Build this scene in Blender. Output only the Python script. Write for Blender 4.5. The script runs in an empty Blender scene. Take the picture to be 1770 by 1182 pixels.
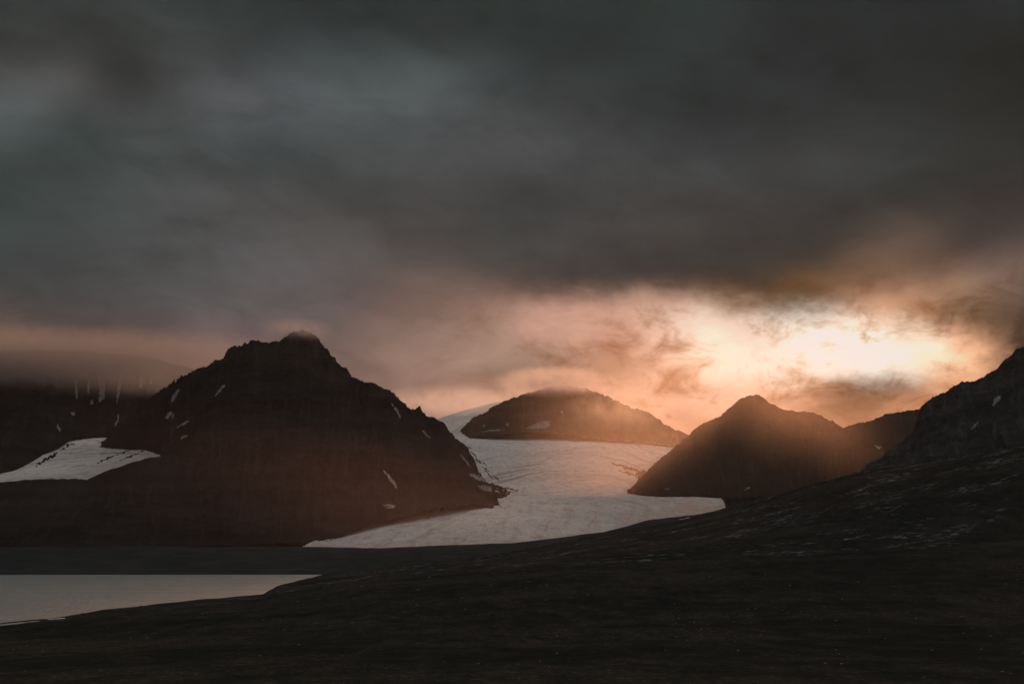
import bpy, bmesh, math, random
import numpy as np
from mathutils import Vector, Matrix
from mathutils.bvhtree import BVHTree

# ------------------------------------------------------------------ camera
S = bpy.context.scene
COL = S.collection
F = 2431.0            # focal length in photograph pixels (1770 wide)
CX, HY = 885.0, 960.0 # principal column, horizon row
H = 50.0              # eye height above the lake

cam = bpy.data.cameras.new("camera")
cam.sensor_width = 36.0
cam.lens = 36.0 * F / 1770.0
cam.shift_y = (HY - 591.0) / 1770.0
cam.clip_start = 0.5
cam.clip_end = 90000.0
cam_o = bpy.data.objects.new("camera", cam)
cam_o.location = (0, 0, H)
cam_o.rotation_euler = (math.radians(90), 0, 0)
COL.objects.link(cam_o)
S.camera = cam_o

# ------------------------------------------------------------------ render / exposure
S.render.engine = 'CYCLES'
S.view_settings.view_transform = 'Standard'
S.view_settings.look = 'None'
S.view_settings.exposure = 0.0
S.view_settings.gamma = 1.0
S.cycles.use_denoising = True
S.cycles.max_bounces = 6
S.cycles.volume_bounces = 1
S.cycles.volume_step_rate = 1.0
S.cycles.volume_max_steps = 256
S.cycles.sample_clamp_indirect = 4.0

# ------------------------------------------------------------------ sun
SUN_EL, SUN_AZ = math.radians(11.8), math.radians(14.0)   # azimuth clockwise of +Y
sun = bpy.data.lights.new("sun", 'SUN')
sun.energy = 5.0
sun.angle = math.radians(9.0)          # veiled by cloud: slightly soft edge
sun.color = (1.0, 0.55, 0.33)
sun_o = bpy.data.objects.new("sun", sun)
sd = Vector((math.sin(SUN_AZ) * math.cos(SUN_EL), math.cos(SUN_AZ) * math.cos(SUN_EL), math.sin(SUN_EL)))
sun_o.rotation_euler = sd.to_track_quat('Z', 'Y').to_euler()
sun_o.location = (0, 0, 4000)
COL.objects.link(sun_o)

# ------------------------------------------------------------------ world
W = bpy.data.worlds.new("World")
S.world = W
W.use_nodes = True
NT = W.node_tree
for n in list(NT.nodes):
    NT.nodes.remove(n)

def lin(c):
    o = []
    for v in c:
        v /= 255.0
        o.append(v / 12.92 if v <= 0.04045 else ((v + 0.055) / 1.055) ** 2.4)
    return o

class E:
    """tiny expression wrapper round math nodes"""
    tree = None
    def __init__(s, sock): s.s = sock
    @staticmethod
    def m(op, *a):
        n = E.tree.nodes.new('ShaderNodeMath'); n.operation = op
        for i, v in enumerate(a):
            if isinstance(v, E): E.tree.links.new(v.s, n.inputs[i])
            else: n.inputs[i].default_value = v
        return E(n.outputs[0])
    def __add__(s, o): return E.m('ADD', s, o)
    __radd__ = __add__
    def __sub__(s, o): return E.m('SUBTRACT', s, o)
    def __rsub__(s, o): return E.m('SUBTRACT', o, s)
    def __mul__(s, o): return E.m('MULTIPLY', s, o)
    __rmul__ = __mul__
    def __truediv__(s, o): return E.m('DIVIDE', s, o)
    def clamp(s):
        r = E.m('MAXIMUM', s, 0.0); return E.m('MINIMUM', r, 1.0)

def smooth(x, a, b, lo=0.0, hi=1.0):
    n = E.tree.nodes.new('ShaderNodeMapRange'); n.interpolation_type = 'SMOOTHSTEP'
    E.tree.links.new(x.s, n.inputs['Value'])
    n.inputs['From Min'].default_value = a; n.inputs['From Max'].default_value = b
    n.inputs['To Min'].default_value = lo; n.inputs['To Max'].default_value = hi
    return E(n.outputs['Result'])

def xyz(x, y, z):
    n = E.tree.nodes.new('ShaderNodeCombineXYZ')
    for i, v in enumerate((x, y, z)):
        if isinstance(v, E): E.tree.links.new(v.s, n.inputs[i])
        else: n.inputs[i].default_value = v
    return n.outputs[0]

def noise(vec, scale, detail=4.0, rough=0.5, dist=0.0):
    n = E.tree.nodes.new('ShaderNodeTexNoise')
    if vec is not None: E.tree.links.new(vec, n.inputs['Vector'])
    n.inputs['Scale'].default_value = scale
    n.inputs['Detail'].default_value = detail
    n.inputs['Roughness'].default_value = rough
    n.inputs['Distortion'].default_value = dist
    return n

def fac(n): return E(n.outputs[0])

def ramp(x, stops, interp='LINEAR'):
    n = E.tree.nodes.new('ShaderNodeValToRGB')
    cr = n.color_ramp; cr.interpolation = interp
    E.tree.links.new(x.s, n.inputs[0])
    while len(cr.elements) < len(stops): cr.elements.new(1.0)
    for i, (p, c) in enumerate(stops):
        cr.elements[i].position = p
    for i, (p, c) in enumerate(stops):
        if not hasattr(c, '__len__'): c = (c, c, c)
        cr.elements[i].color = (c[0], c[1], c[2], 1)
    return n.outputs['Color']

def vmath(op, a, b=None, scale=None):
    n = E.tree.nodes.new('ShaderNodeVectorMath'); n.operation = op
    E.tree.links.new(a, n.inputs[0])
    if b is not None:
        if hasattr(b, '__len__'): n.inputs[1].default_value = b
        else: E.tree.links.new(b, n.inputs[1])
    if scale is not None:
        if isinstance(scale, E): E.tree.links.new(scale.s, n.inputs['Scale'])
        else: n.inputs['Scale'].default_value = scale
    return n.outputs[0]

def mixc(f, a, b, blend='MIX'):
    n = E.tree.nodes.new('ShaderNodeMix'); n.data_type = 'RGBA'; n.blend_type = blend
    if isinstance(f, E): E.tree.links.new(f.s, n.inputs[0])
    else: n.inputs[0].default_value = f
    for i, v in ((6, a), (7, b)):
        if hasattr(v, '__len__'): n.inputs[i].default_value = (v[0], v[1], v[2], 1)
        else: E.tree.links.new(v, n.inputs[i])
    return n.outputs[2]

E.tree = NT
geo = NT.nodes.new('ShaderNodeTexCoord')
sep = NT.nodes.new('ShaderNodeSeparateXYZ')
NT.links.new(geo.outputs['Generated'], sep.inputs[0])
dx, dy, dz = (E(sep.outputs[i]) for i in range(3))
az = E.m('ARCTAN2', dx, dy)                       # 0 along +Y, positive to the right
hor = E.m('SQRT', dx * dx + dy * dy)
el = E.m('ARCTAN2', dz, hor)

# cloud deck colours by azimuth (columns) and elevation (rows)
ROWS = [
 (0,   [(60,61,59),(58,60,57),(60,62,60),(58,62,60),(54,59,57),(52,56,54),(52,57,55),(50,55,52),(48,54,51),(48,54,52),(48,54,51),(50,56,54),(46,50,49),(43,47,46),(43,47,46),(43,46,46),(46,50,49)]),
 (60,  [(62,63,60),(62,63,60),(64,65,62),(64,66,63),(58,61,59),(58,61,60),(56,60,58),(54,58,56),(52,57,55),(48,54,52),(46,52,50),(48,54,52),(46,50,49),(44,48,47),(42,46,45),(40,44,44),(42,46,46)]),
 (120, [(68,67,64),(68,66,63),(62,62,58),(72,72,70),(76,77,76),(78,80,79),(74,78,77),(76,80,78),(62,66,65),(56,60,58),(50,55,53),(46,51,50),(46,50,49),(46,50,49),(42,46,45),(38,41,39),(37,38,34)]),
 (170, [(86,82,80),(84,80,78),(72,70,68),(84,82,82),(92,91,92),(92,93,93),(88,90,89),(82,84,82),(70,71,70),(64,66,64),(54,58,56),(46,51,50),(47,51,50),(48,52,51),(44,47,46),(40,42,40),(38,39,36)]),
 (230, [(84,88,86),(68,74,71),(76,77,75),(80,82,80),(78,81,80),(80,82,80),(80,82,80),(84,83,83),(86,84,83),(76,75,74),(70,71,70),(58,61,60),(54,56,55),(56,58,56),(50,52,50),(44,46,44),(40,42,39)]),
 (290, [(66,70,67),(64,69,66),(68,72,70),(72,74,72),(64,68,66),(68,70,68),(74,74,72),(76,74,72),(72,72,71),(76,75,74),(74,73,72),(70,69,68),(64,64,63),(62,62,61),(56,57,55),(50,52,50),(46,47,45)]),
 (350, [(60,66,63),(66,70,67),(72,74,72),(80,78,76),(84,80,78),(76,72,69),(72,68,65),(72,68,65),(66,64,61),(68,65,62),(72,68,64),(70,65,62),(66,62,59),(60,58,56),(56,56,53),(54,53,50),(52,50,48)]),
 (410, [(64,69,66),(68,71,69),(76,77,75),(84,82,80),(90,86,84),(92,86,82),(86,79,76),(78,73,70),(70,68,65),(72,68,66),(72,66,63),(68,64,60),(66,61,58),(68,60,54),(88,70,60),(74,62,56),(70,60,55)]),
 (450, [(66,68,66),(72,73,71),(80,79,77),(86,84,82),(92,87,85),(96,88,86),(96,86,82),(92,80,76),(78,70,66),(74,68,66),(72,66,64),(72,65,62),(74,64,58),(86,68,56),(104,78,62),(80,68,62),(88,72,66)]),
 (490, [(68,68,67),(74,74,72),(80,78,77),(88,84,83),(94,88,87),(100,90,88),(110,92,86),(120,94,84),(110,86,76),(84,71,65),(84,70,64),(88,70,60),(96,72,54),(118,84,58),(126,92,72),(124,94,80),(118,92,82)]),
 (525, [(76,74,72),(80,77,76),(86,81,80),(92,86,86),(98,90,88),(106,92,89),(118,94,86),(132,102,90),(162,124,108),(186,140,122),(196,150,130),(196,152,128),(158,114,80),(130,92,60),(176,128,100),(150,116,92),(112,92,80)]),
 (560, [(92,80,76),(90,80,77),(92,82,80),(100,88,86),(108,92,90),(112,96,90),(130,104,94),(146,116,102),(168,130,114),(198,152,134),(216,168,148),(250,216,200),(252,222,206),(255,238,226),(226,180,150),(112,82,58),(92,74,60)]),
 (600, [(112,86,76),(106,84,78),(104,84,80),(110,90,86),(118,96,92),(124,100,94),(140,112,100),(152,122,108),(156,126,112),(176,138,120),(206,158,136),(250,220,204),(250,218,202),(255,244,236),(255,244,234),(236,186,156),(114,88,70)]),
 (640, [(104,78,70),(106,80,72),(108,82,74),(122,94,84),(130,100,92),(134,106,96),(146,116,104),(152,122,108),(148,120,104),(164,128,108),(200,152,128),(244,206,186),(255,238,226),(255,238,226),(255,242,232),(248,204,174),(170,124,94)]),
 (680, [(90,68,60),(96,72,64),(104,78,70),(124,94,84),(130,100,92),(136,106,96),(150,116,102),(166,128,112),(190,146,124),(206,158,134),(220,170,144),(230,184,162),(222,172,144),(150,106,76),(128,92,66),(206,148,112),(190,140,110)]),
 (720, [(80,62,56),(90,70,62),(100,76,68),(118,90,80),(126,98,90),(136,106,96),(152,118,104),(178,138,122),(200,154,130),(208,158,134),(216,164,138),(206,152,126),(216,164,138),(160,114,84),(180,128,96),(200,146,112),(190,138,106)]),
 (780, [(78,60,54),(86,66,60),(96,72,66),(112,86,78),(122,94,86),(132,102,92),(150,116,102),(176,136,120),(196,150,128),(204,154,130),(208,156,130),(200,148,122),(206,154,128),(196,146,118),(200,144,112),(194,140,108),(180,130,100)]),
]
def px_az(x): return math.atan((x - CX) / F)
def py_el(y): return math.atan((HY - y) / (F * 1.02))
AZ0, AZ1 = px_az(-60), px_az(1830)
EL0, EL1 = py_el(800), py_el(-40)
# gentle turbulence of the lookup direction so that the cloud edges are torn
wv = xyz(az * 1.0, el * 1.7, 0.37)
wa = noise(wv, 9.0, 6.0, 0.58)
wb = noise(xyz(az * 1.0, el * 1.7, 5.2), 34.0, 5.0, 0.62)
sa = NT.nodes.new('ShaderNodeSeparateColor'); NT.links.new(wa.outputs['Color'], sa.inputs[0])
sb = NT.nodes.new('ShaderNodeSeparateColor'); NT.links.new(wb.outputs['Color'], sb.inputs[0])
near_break = smooth(az, -0.10, 0.10) * smooth(el, 0.21, 0.15)
amp = 0.030 + near_break * 0.0
az2 = az + (E(sa.outputs[0]) - 0.5) * 0.050 + (E(sb.outputs[0]) - 0.5) * (0.010 + near_break * 0.030)
el2 = el + (E(sa.outputs[1]) - 0.5) * 0.030 + (E(sb.outputs[1]) - 0.5) * (0.004 + near_break * 0.022)
ta = (az2 - AZ0) / (AZ1 - AZ0)
te = (el2 - EL0) / (EL1 - EL0)
# the spline weights soften the table, so steepen it first
_T = np.array([[lin(c) for c in row] for _, row in ROWS])
_N = np.pad(_T, ((1, 1), (1, 1), (0, 0)), mode='edge')
_M = (_N[:-2, 1:-1] + _N[2:, 1:-1] + _N[1:-1, :-2] + _N[1:-1, 2:]) / 4
_T = _T * np.clip(1.0 + 0.8 * (_T - _M).mean(2) / _T.mean(2), 0.65, 1.6)[..., None]
_T = _T / np.maximum(1.0, _T.max(2))[..., None]          # keep the hue where the table would clip
ROWS = [(ROWS[i][0], _T[i].tolist()) for i in range(len(ROWS))]
order = sorted(ROWS, key=lambda r: -r[0])            # bottom row first
pos = [(py_el(r[0]) - EL0) / (EL1 - EL0) for r in order]
acc = None
for g in range(0, len(order), 3):
    stops = []
    for k in range(len(order)):
        stops.append((pos[k], tuple(1.0 if (k - g) == c else 0.0 for c in range(3))))
    wr = ramp(te, stops, 'B_SPLINE')
    ws = NT.nodes.new('ShaderNodeSeparateColor'); NT.links.new(wr, ws.inputs[0])
    for c in range(3):
        k = g + c
        if k >= len(order): break
        rc = ramp(ta, [((px_az(i * 110) - AZ0) / (AZ1 - AZ0), col) for i, col in enumerate(order[k][1])], 'CARDINAL')
        term = vmath('SCALE', rc, scale=E(ws.outputs[c]))
        acc = term if acc is None else vmath('ADD', acc, term)
# billows of the cloud base
b1 = fac(noise(xyz(az * 1.0 + el * 0.35, el * 2.3, 1.3), 7.0, 7.0, 0.55, 0.4))
b2 = fac(noise(xyz(az * 1.0, el * 1.5, 8.3), 30.0, 8.0, 0.66, 0.8))
b3 = fac(noise(xyz(az * 1.0 + el * 0.5, el * 2.0, 4.7), 16.0, 6.0, 0.60, 0.8))
gain = 0.92 + near_break * 0.12 + (b1 - 0.5) * 0.95 + (b3 - 0.5) * 0.60 + (b2 - 0.5) * (0.16 + near_break * 0.5)
thick = E.m('MAXIMUM', 1.0 + near_break * ((b3 - 0.5) * 1.7 + (b2 - 0.5) * 2.0), 0.42)   # thicker cloud reddens the light behind it
thick = E.m('MINIMUM', thick, 1.0)
deck = vmath('MINIMUM', vmath('MULTIPLY', vmath('MULTIPLY', vmath('SCALE', acc, scale=gain), xyz(1.0 + near_break * 0.05, 1.0 - near_break * 0.04, 1.0 - near_break * 0.14)), xyz(E.m('POWER', thick, 0.6), E.m('POWER', thick, 1.0), E.m('POWER', thick, 1.4))), (0.93, 0.79, 0.71))
deck = mixc(smooth(el, 0.10, 0.22), deck, vmath('MULTIPLY', deck, (0.90, 0.99, 1.05)))

# clear evening sky beyond and above the deck, overlaid with added unseen fill brightness
sky = NT.nodes.new('ShaderNodeTexSky'); sky.sky_type = 'NISHITA'
sky.sun_disc = False
sky.sun_elevation = SUN_EL
sky.sun_rotation = SUN_AZ
sky.altitude = 50
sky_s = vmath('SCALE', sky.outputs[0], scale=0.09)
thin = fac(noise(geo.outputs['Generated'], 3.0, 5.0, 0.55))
ahead = smooth(dy + dx * 0.45, -0.75, 0.75)            # unseen warm brightness overhead towards the sun, added to light the glacier
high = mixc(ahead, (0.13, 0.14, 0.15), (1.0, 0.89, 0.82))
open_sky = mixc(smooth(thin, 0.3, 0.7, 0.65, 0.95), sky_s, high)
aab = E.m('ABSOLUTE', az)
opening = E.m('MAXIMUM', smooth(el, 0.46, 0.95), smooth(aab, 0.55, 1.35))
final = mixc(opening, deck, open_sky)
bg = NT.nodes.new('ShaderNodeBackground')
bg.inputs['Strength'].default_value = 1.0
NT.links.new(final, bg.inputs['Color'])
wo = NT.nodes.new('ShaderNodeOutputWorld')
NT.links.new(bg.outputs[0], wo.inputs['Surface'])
W.cycles.sampling_method = 'MANUAL'
W.cycles.sample_map_resolution = 512

# ------------------------------------------------------------------ helpers
def tag(o, label=None, cat=None, kind=None, group=None):
    if label: o['label'] = label
    if cat: o['category'] = cat
    if kind: o['kind'] = kind
    if group: o['group'] = group
    return o

def P(px, py, D):
    return ((px - CX) / F * D, D, H + (HY - py) / F * D)

_rng = np.random.RandomState(7)
_perm = _rng.permutation(4096).astype(np.int64)
_g = _rng.normal(size=(4096, 3)); _g /= np.linalg.norm(_g, axis=1)[:, None]

def pnoise(x, y, z=0.0):
    x = np.asarray(x, float); y = np.asarray(y, float); z = np.zeros_like(x) + z
    xi, yi, zi = np.floor(x).astype(np.int64), np.floor(y).astype(np.int64), np.floor(z).astype(np.int64)
    xf, yf, zf = x - xi, y - yi, z - zi
    u, v, w = (t * t * t * (t * (t * 6 - 15) + 10) for t in (xf, yf, zf))
    def gr(i, j, k):
        h = _perm[(_perm[(_perm[(xi + i) & 4095] + yi + j) & 4095] + zi + k) & 4095]
        g = _g[h]
        return g[..., 0] * (xf - i) + g[..., 1] * (yf - j) + g[..., 2] * (zf - k)
    def lp(a, b, t): return a + (b - a) * t
    r = lp(lp(lp(gr(0,0,0), gr(1,0,0), u), lp(gr(0,1,0), gr(1,1,0), u), v),
           lp(lp(gr(0,0,1), gr(1,0,1), u), lp(gr(0,1,1), gr(1,1,1), u), v), w)
    return r * 1.6

def fbm(x, y, z=0.0, octs=5, gain=0.5, ridged=False):
    a, s, t = 1.0, 0.0, 0.0
    for i in range(octs):
        n = pnoise(x * 2.03 ** i + 17.3 * i, y * 2.03 ** i - 9.1 * i, z + 3.7 * i)
        if ridged: n = 1.0 - 2.0 * np.abs(n)
        s = s + a * n; t += a; a *= gain
    return s / t

def poly(pts, n, smooth_it=False):
    """resample a polyline of (px,py,D) at n parameters spaced by screen distance"""
    p = np.array(pts, float)
    d = np.r_[0, np.cumsum(np.abs(np.diff(p[:, 0])) + 0.3 * np.abs(np.diff(p[:, 1])))]
    t = np.linspace(0, d[-1], n)
    out = np.stack([np.interp(t, d, p[:, k]) for k in range(3)], 1)
    return out

def catmull(rows, nv):
    """rows: (K, n, 3) world points -> (nv, n, 3) smooth through rows"""
    R = np.array(rows); K = len(R)
    Rp = np.concatenate([R[:1] * 2 - R[1:2], R, R[-1:] * 2 - R[-2:-1]], 0)
    out = []
    for t in np.linspace(0, K - 1 - 1e-6, nv):
        i = int(t); f = t - i
        p0, p1, p2, p3 = Rp[i], Rp[i + 1], Rp[i + 2], Rp[i + 3]
        out.append(0.5 * (2 * p1 + (p2 - p0) * f + (2 * p0 - 5 * p1 + 4 * p2 - p3) * f * f + (3 * p1 - p0 - 3 * p2 + p3) * f ** 3))
    return np.array(out)

def grid_mesh(name, V, mat, smooth_shade=True, keep=None):
    """V: (nv, nu, 3)"""
    nv, nu = V.shape[:2]
    idx = np.arange(nv * nu).reshape(nv, nu)
    q = np.stack([idx[:-1, :-1], idx[:-1, 1:], idx[1:, 1:], idx[1:, :-1]], -1).reshape(-1, 4)
    me = bpy.data.meshes.new(name)
    me.vertices.add(nv * nu); me.vertices.foreach_set('co', V.reshape(-1).astype(np.float32))
    me.loops.add(len(q) * 4); me.loops.foreach_set('vertex_index', q.reshape(-1).astype(np.int32))
    me.polygons.add(len(q)); me.polygons.foreach_set('loop_start', np.arange(0, len(q) * 4, 4, dtype=np.int32))
    me.polygons.foreach_set('use_smooth', np.full(len(q), smooth_shade))
    uv = me.uv_layers.new(name='flow')
    U, T = np.meshgrid(np.linspace(0, 1, nu), np.linspace(0, 1, nv))
    uvs = np.stack([U.reshape(-1)[q.reshape(-1)], T.reshape(-1)[q.reshape(-1)]], -1)
    uv.data.foreach_set('uv', uv_flat(uvs))
    me.update(calc_edges=True); me.validate()
    me.materials.append(mat)
    o = bpy.data.objects.new(name, me); COL.objects.link(o)
    return o
def uv_flat(a): return a.reshape(-1).astype(np.float32)

def new_mat(name):
    m = bpy.data.materials.new(name); m.use_nodes = True
    for n in list(m.node_tree.nodes): m.node_tree.nodes.remove(n)
    E.tree = m.node_tree
    out = m.node_tree.nodes.new('ShaderNodeOutputMaterial')
    return m, out

def principled(m, out, col, rough=0.95, bump=None, bump_d=1.0, spec=0.2, strength=1.0):
    nt = m.node_tree
    if spec < 0.15:      # dry rock and soil: matt, no sheen
        b = nt.nodes.new('ShaderNodeBsdfDiffuse')
        b.inputs['Roughness'].default_value = 0.6
        nt.links.new(col, b.inputs['Color'])
        bn = nt.nodes.new('ShaderNodeBump'); bn.inputs['Distance'].default_value = bump_d
        nt.links.new(bump.s, bn.inputs['Height']); nt.links.new(bn.outputs[0], b.inputs['Normal'])
        nt.links.new(b.outputs[0], out.inputs['Surface'])
        return b
    b = nt.nodes.new('ShaderNodeBsdfPrincipled')
    if hasattr(col, '__len__'): b.inputs['Base Color'].default_value = (*col, 1)
    else: nt.links.new(col, b.inputs['Base Color'])
    if isinstance(rough, E): nt.links.new(rough.s, b.inputs['Roughness'])
    else: b.inputs['Roughness'].default_value = rough
    b.inputs['Specular IOR Level'].default_value = spec
    if bump is not None:
        bn = nt.nodes.new('ShaderNodeBump'); bn.inputs['Distance'].default_value = bump_d
        bn.inputs['Strength'].default_value = strength
        nt.links.new(bump.s, bn.inputs['Height']); nt.links.new(bn.outputs[0], b.inputs['Normal'])
    nt.links.new(b.outputs[0], out.inputs['Surface'])
    return b

def obj_co():
    tc = E.tree.nodes.new('ShaderNodeTexCoord'); return tc.outputs['Object']
def uv_co():
    tc = E.tree.nodes.new('ShaderNodeTexCoord'); return tc.outputs['UV']

# ------------------------------------------------------------------ materials
def rock_mat(name, dark, light, scale=1.0, band=0.0):
    m, out = new_mat(name)
    co = obj_co()
    st = vmath('MULTIPLY', co, (1, 1, 2.2))
    n1 = fac(noise(st, 0.0035 * scale, 9, 0.62, 0.3))
    n2 = fac(noise(st, 0.022 * scale, 7, 0.65))
    n3 = fac(noise(st, 0.12 * scale, 4, 0.6))
    f = smooth(n1 * 0.55 + n2 * 0.35 + n3 * 0.10, 0.36, 0.62)
    c = mixc(f, dark, light)
    su = E.tree.nodes.new('ShaderNodeSeparateXYZ'); E.tree.links.new(uv_co(), su.inputs[0])
    run = fac(noise(xyz(E(su.outputs[0]) * 90.0 + n1 * 3.0, E(su.outputs[1]) * 3.0, 2.0), 1.0, 6, 0.66))
    c = mixc(smooth(run, 0.48, 0.70, 0.0, 0.35), c, tuple(k * 2.2 for k in light))
    # horizontal rock bands
    s = E.tree.nodes.new('ShaderNodeSeparateXYZ'); E.tree.links.new(co, s.inputs[0])
    zz = E(s.outputs[2]) * 0.018 + n1 * 2.5
    bands = fac(noise(xyz(0.0, 0.0, zz), 1.0, 4, 0.6))
    c = mixc(smooth(bands, 0.45, 0.62, 0.0, band), c, dark)
    principled(m, out, c, 0.95, n2 * 0.8 + n3 * 0.5, 14.0 / scale, 0.12)
    return m

M_ROCK_L = rock_mat('dark_scree_rock', (0.0062, 0.0085, 0.0095), (0.025, 0.0275, 0.0280), 1.0, 0.5)
M_ROCK_C = rock_mat('brown_ridge_rock', (0.014, 0.011, 0.009), (0.05, 0.036, 0.027), 1.0, 0.5)
M_ROCK_R = rock_mat('brown_scree_rock', (0.009, 0.0105, 0.011), (0.022, 0.023, 0.023), 1.2, 0.4)
M_ROCK_N = rock_mat('black_slope_rock', (0.016, 0.021, 0.022), (0.046, 0.054, 0.055), 1.6, 0.4)

def tundra_mat():
    m, out = new_mat('dark_tundra')
    co = obj_co()
    n1 = fac(noise(co, 0.006, 8, 0.6, 0.2))
    n2 = fac(noise(vmath('MULTIPLY', co, (1, 0.35, 1)), 0.09, 7, 0.65))
    n3 = fac(noise(vmath('MULTIPLY', co, (1, 0.4, 1)), 0.7, 5, 0.65))
    c = mixc(smooth(n1 * 0.5 + n2 * 0.5, 0.38, 0.62), (0.013, 0.0165, 0.0150), (0.027, 0.0275, 0.0240))
    c = mixc(smooth(n3, 0.50, 0.66, 0, 0.9) * smooth(n1 * 0.6 + n2 * 0.4, 0.42, 0.60, 0.12, 1.0), c, (0.066, 0.056, 0.047))
    # pale weathered outcrops, streaked along the slope
    sp = E.tree.nodes.new('ShaderNodeSeparateXYZ'); E.tree.links.new(co, sp.inputs[0])
    X, Y = E(sp.outputs[0]), E(sp.outputs[1])
    st = xyz(X * 0.006 + Y * 0.0012, Y * 0.009 - X * 0.003, 0.0)
    o1 = fac(noise(st, 1.7, 6, 0.62, 0.5))
    o2 = fac(noise(xyz(X * 0.018 + Y * 0.01, Y * 0.03 - X * 0.012, 3.0), 3.0, 8, 0.74))
    far = smooth(Y, 1250.0, 1500.0)
    o = smooth(o1, 0.52, 0.62) * smooth(o2, 0.51, 0.60) * far
    c = mixc(o * 0.9, c, (0.17, 0.19, 0.21))
    principled(m, out, c, 0.95, n2 * 1.0 + n3 * 0.35, 2.5, 0.1)
    return m
M_TUNDRA = tundra_mat()

def plain_mat():
    m, out = new_mat('moraine_plain')
    co = obj_co()
    n2 = fac(noise(vmath('MULTIPLY', co, (1, 0.6, 1)), 0.012, 8, 0.65))
    c = mixc(smooth(n2, 0.35, 0.65), (0.017, 0.024, 0.026), (0.030, 0.036, 0.037))
    principled(m, out, c, 0.95, n2, 6.0, 0.1)
    return m
M_PLAIN = plain_mat()

def ice_mat(name, us, vs, dirt=1.0, seed=0.0):
    """us, vs: glacier width and length in texture units"""
    m, out = new_mat(name)
    uv = uv_co(); co = obj_co()
    s = E.tree.nodes.new('ShaderNodeSeparateXYZ'); E.tree.links.new(uv, s.inputs[0])
    U, V = E(s.outputs[0]), E(s.outputs[1])
    wob = fac(noise(xyz(U * 4.0, V * 5.0, seed), 1.0, 4, 0.5))
    # arched crevasse lines across the flow
    arch = V * vs + wob * 0.9 + (U - 0.5) * (U - 0.5) * 7.0
    cre = fac(noise(xyz(U * us * 0.8, arch * 11.0, seed), 1.0, 5, 0.62))
    # medial debris streaks along the flow
    stre = fac(noise(xyz(U * us * 9.0 + wob * 4.0, V * vs * 0.5, seed + 4), 1.0, 6, 0.66))
    n0 = fac(noise(co, 0.0016, 6, 0.55))
    n1 = fac(noise(vmath('MULTIPLY', co, (1, 0.45, 1)), 0.02, 7, 0.72))
    c = mixc(smooth(n0, 0.35, 0.7), (0.74, 0.71, 0.67), (0.90, 0.86, 0.80))
    c = mixc(smooth(cre, 0.52, 0.66) * E.m('MAXIMUM', smooth(V, 0.38, 0.50) * smooth(V, 0.82, 0.66), 0.45) * (0.62 * dirt), c, (0.23, 0.20, 0.18))
    c = mixc(smooth(stre, 0.52, 0.74) * smooth(V, 0.62, 0.1) * (0.6 * dirt), c, (0.26, 0.21, 0.18))
    c = mixc(smooth(n1, 0.48, 0.68) * 0.55, c, (0.40, 0.37, 0.35))
    # brownish dust on right lobe and snout, its colour lightened with painted pink skylight
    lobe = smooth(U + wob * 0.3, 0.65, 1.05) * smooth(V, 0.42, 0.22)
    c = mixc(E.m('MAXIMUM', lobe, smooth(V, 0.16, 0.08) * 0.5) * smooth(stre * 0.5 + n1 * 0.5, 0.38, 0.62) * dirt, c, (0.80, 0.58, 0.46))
    principled(m, out, c, 0.7, cre * 1.2 + n1 * 1.2 + stre * 0.8, 38.0, 0.1)
    return m
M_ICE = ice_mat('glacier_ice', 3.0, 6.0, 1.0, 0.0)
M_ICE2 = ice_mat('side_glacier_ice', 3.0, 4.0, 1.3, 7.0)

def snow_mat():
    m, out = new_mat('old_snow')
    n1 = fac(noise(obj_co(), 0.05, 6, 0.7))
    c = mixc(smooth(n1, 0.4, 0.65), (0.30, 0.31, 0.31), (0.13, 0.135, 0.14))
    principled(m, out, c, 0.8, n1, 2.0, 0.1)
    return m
M_SNOW = snow_mat()

def stone_mat(name, a, b):
    m, out = new_mat(name)
    n1 = fac(noise(obj_co(), 3.0, 5, 0.6))
    principled(m, out, mixc(smooth(n1, 0.35, 0.65), a, b), 0.9, n1, 0.2, 0.2)
    return m
M_STONE = stone_mat('pale_stone', (0.07, 0.072, 0.07), (0.15, 0.145, 0.14))
M_STONE_R = stone_mat('rusty_stone', (0.09, 0.06, 0.045), (0.16, 0.10, 0.08))
M_STONE_D = stone_mat('dark_stone', (0.012, 0.011, 0.010), (0.03, 0.028, 0.026))

def water_mat():
    m, out = new_mat('lake_water')
    co = obj_co()
    n1 = fac(noise(vmath('MULTIPLY', co, (1.0, 0.6, 1.0)), 0.08, 8, 0.72))
    n2 = fac(noise(vmath('MULTIPLY', co, (1.0, 0.7, 1.0)), 0.9, 5, 0.6))
    b = principled(m, out, (0.062, 0.108, 0.126), smooth(fac(noise(vmath('MULTIPLY', co, (0.5, 1.6, 1.0)), 0.004, 4, 0.5)), 0.35, 0.65, 0.32, 0.37), n1 * 1.0 + n2 * 0.25, 4.0, 0.5)
    b.inputs['IOR'].default_value = 1.33
    return m
M_WATER = water_mat()

# ------------------------------------------------------------------ ground and lake
def flat(name, x0, x1, y0, y1, z, mat, n=2):
    X, Y = np.meshgrid(np.linspace(x0, x1, n), np.linspace(y0, y1, n))
    return grid_mesh(name, np.stack([X, Y, np.full_like(X, z)], -1), mat)
g = flat('ground', -30000, 30000, -4000, 60000, -12.0, M_PLAIN, 60)
tag(g, 'dark barren valley floor reaching the horizon beneath the mountains', 'ground', 'structure')
g = flat('lake', -6000, 3000, -1500, 4300, 0.0, M_WATER, 40)
tag(g, 'calm grey lake between the dark shore and the moraine plain', 'lake', 'structure')

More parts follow.
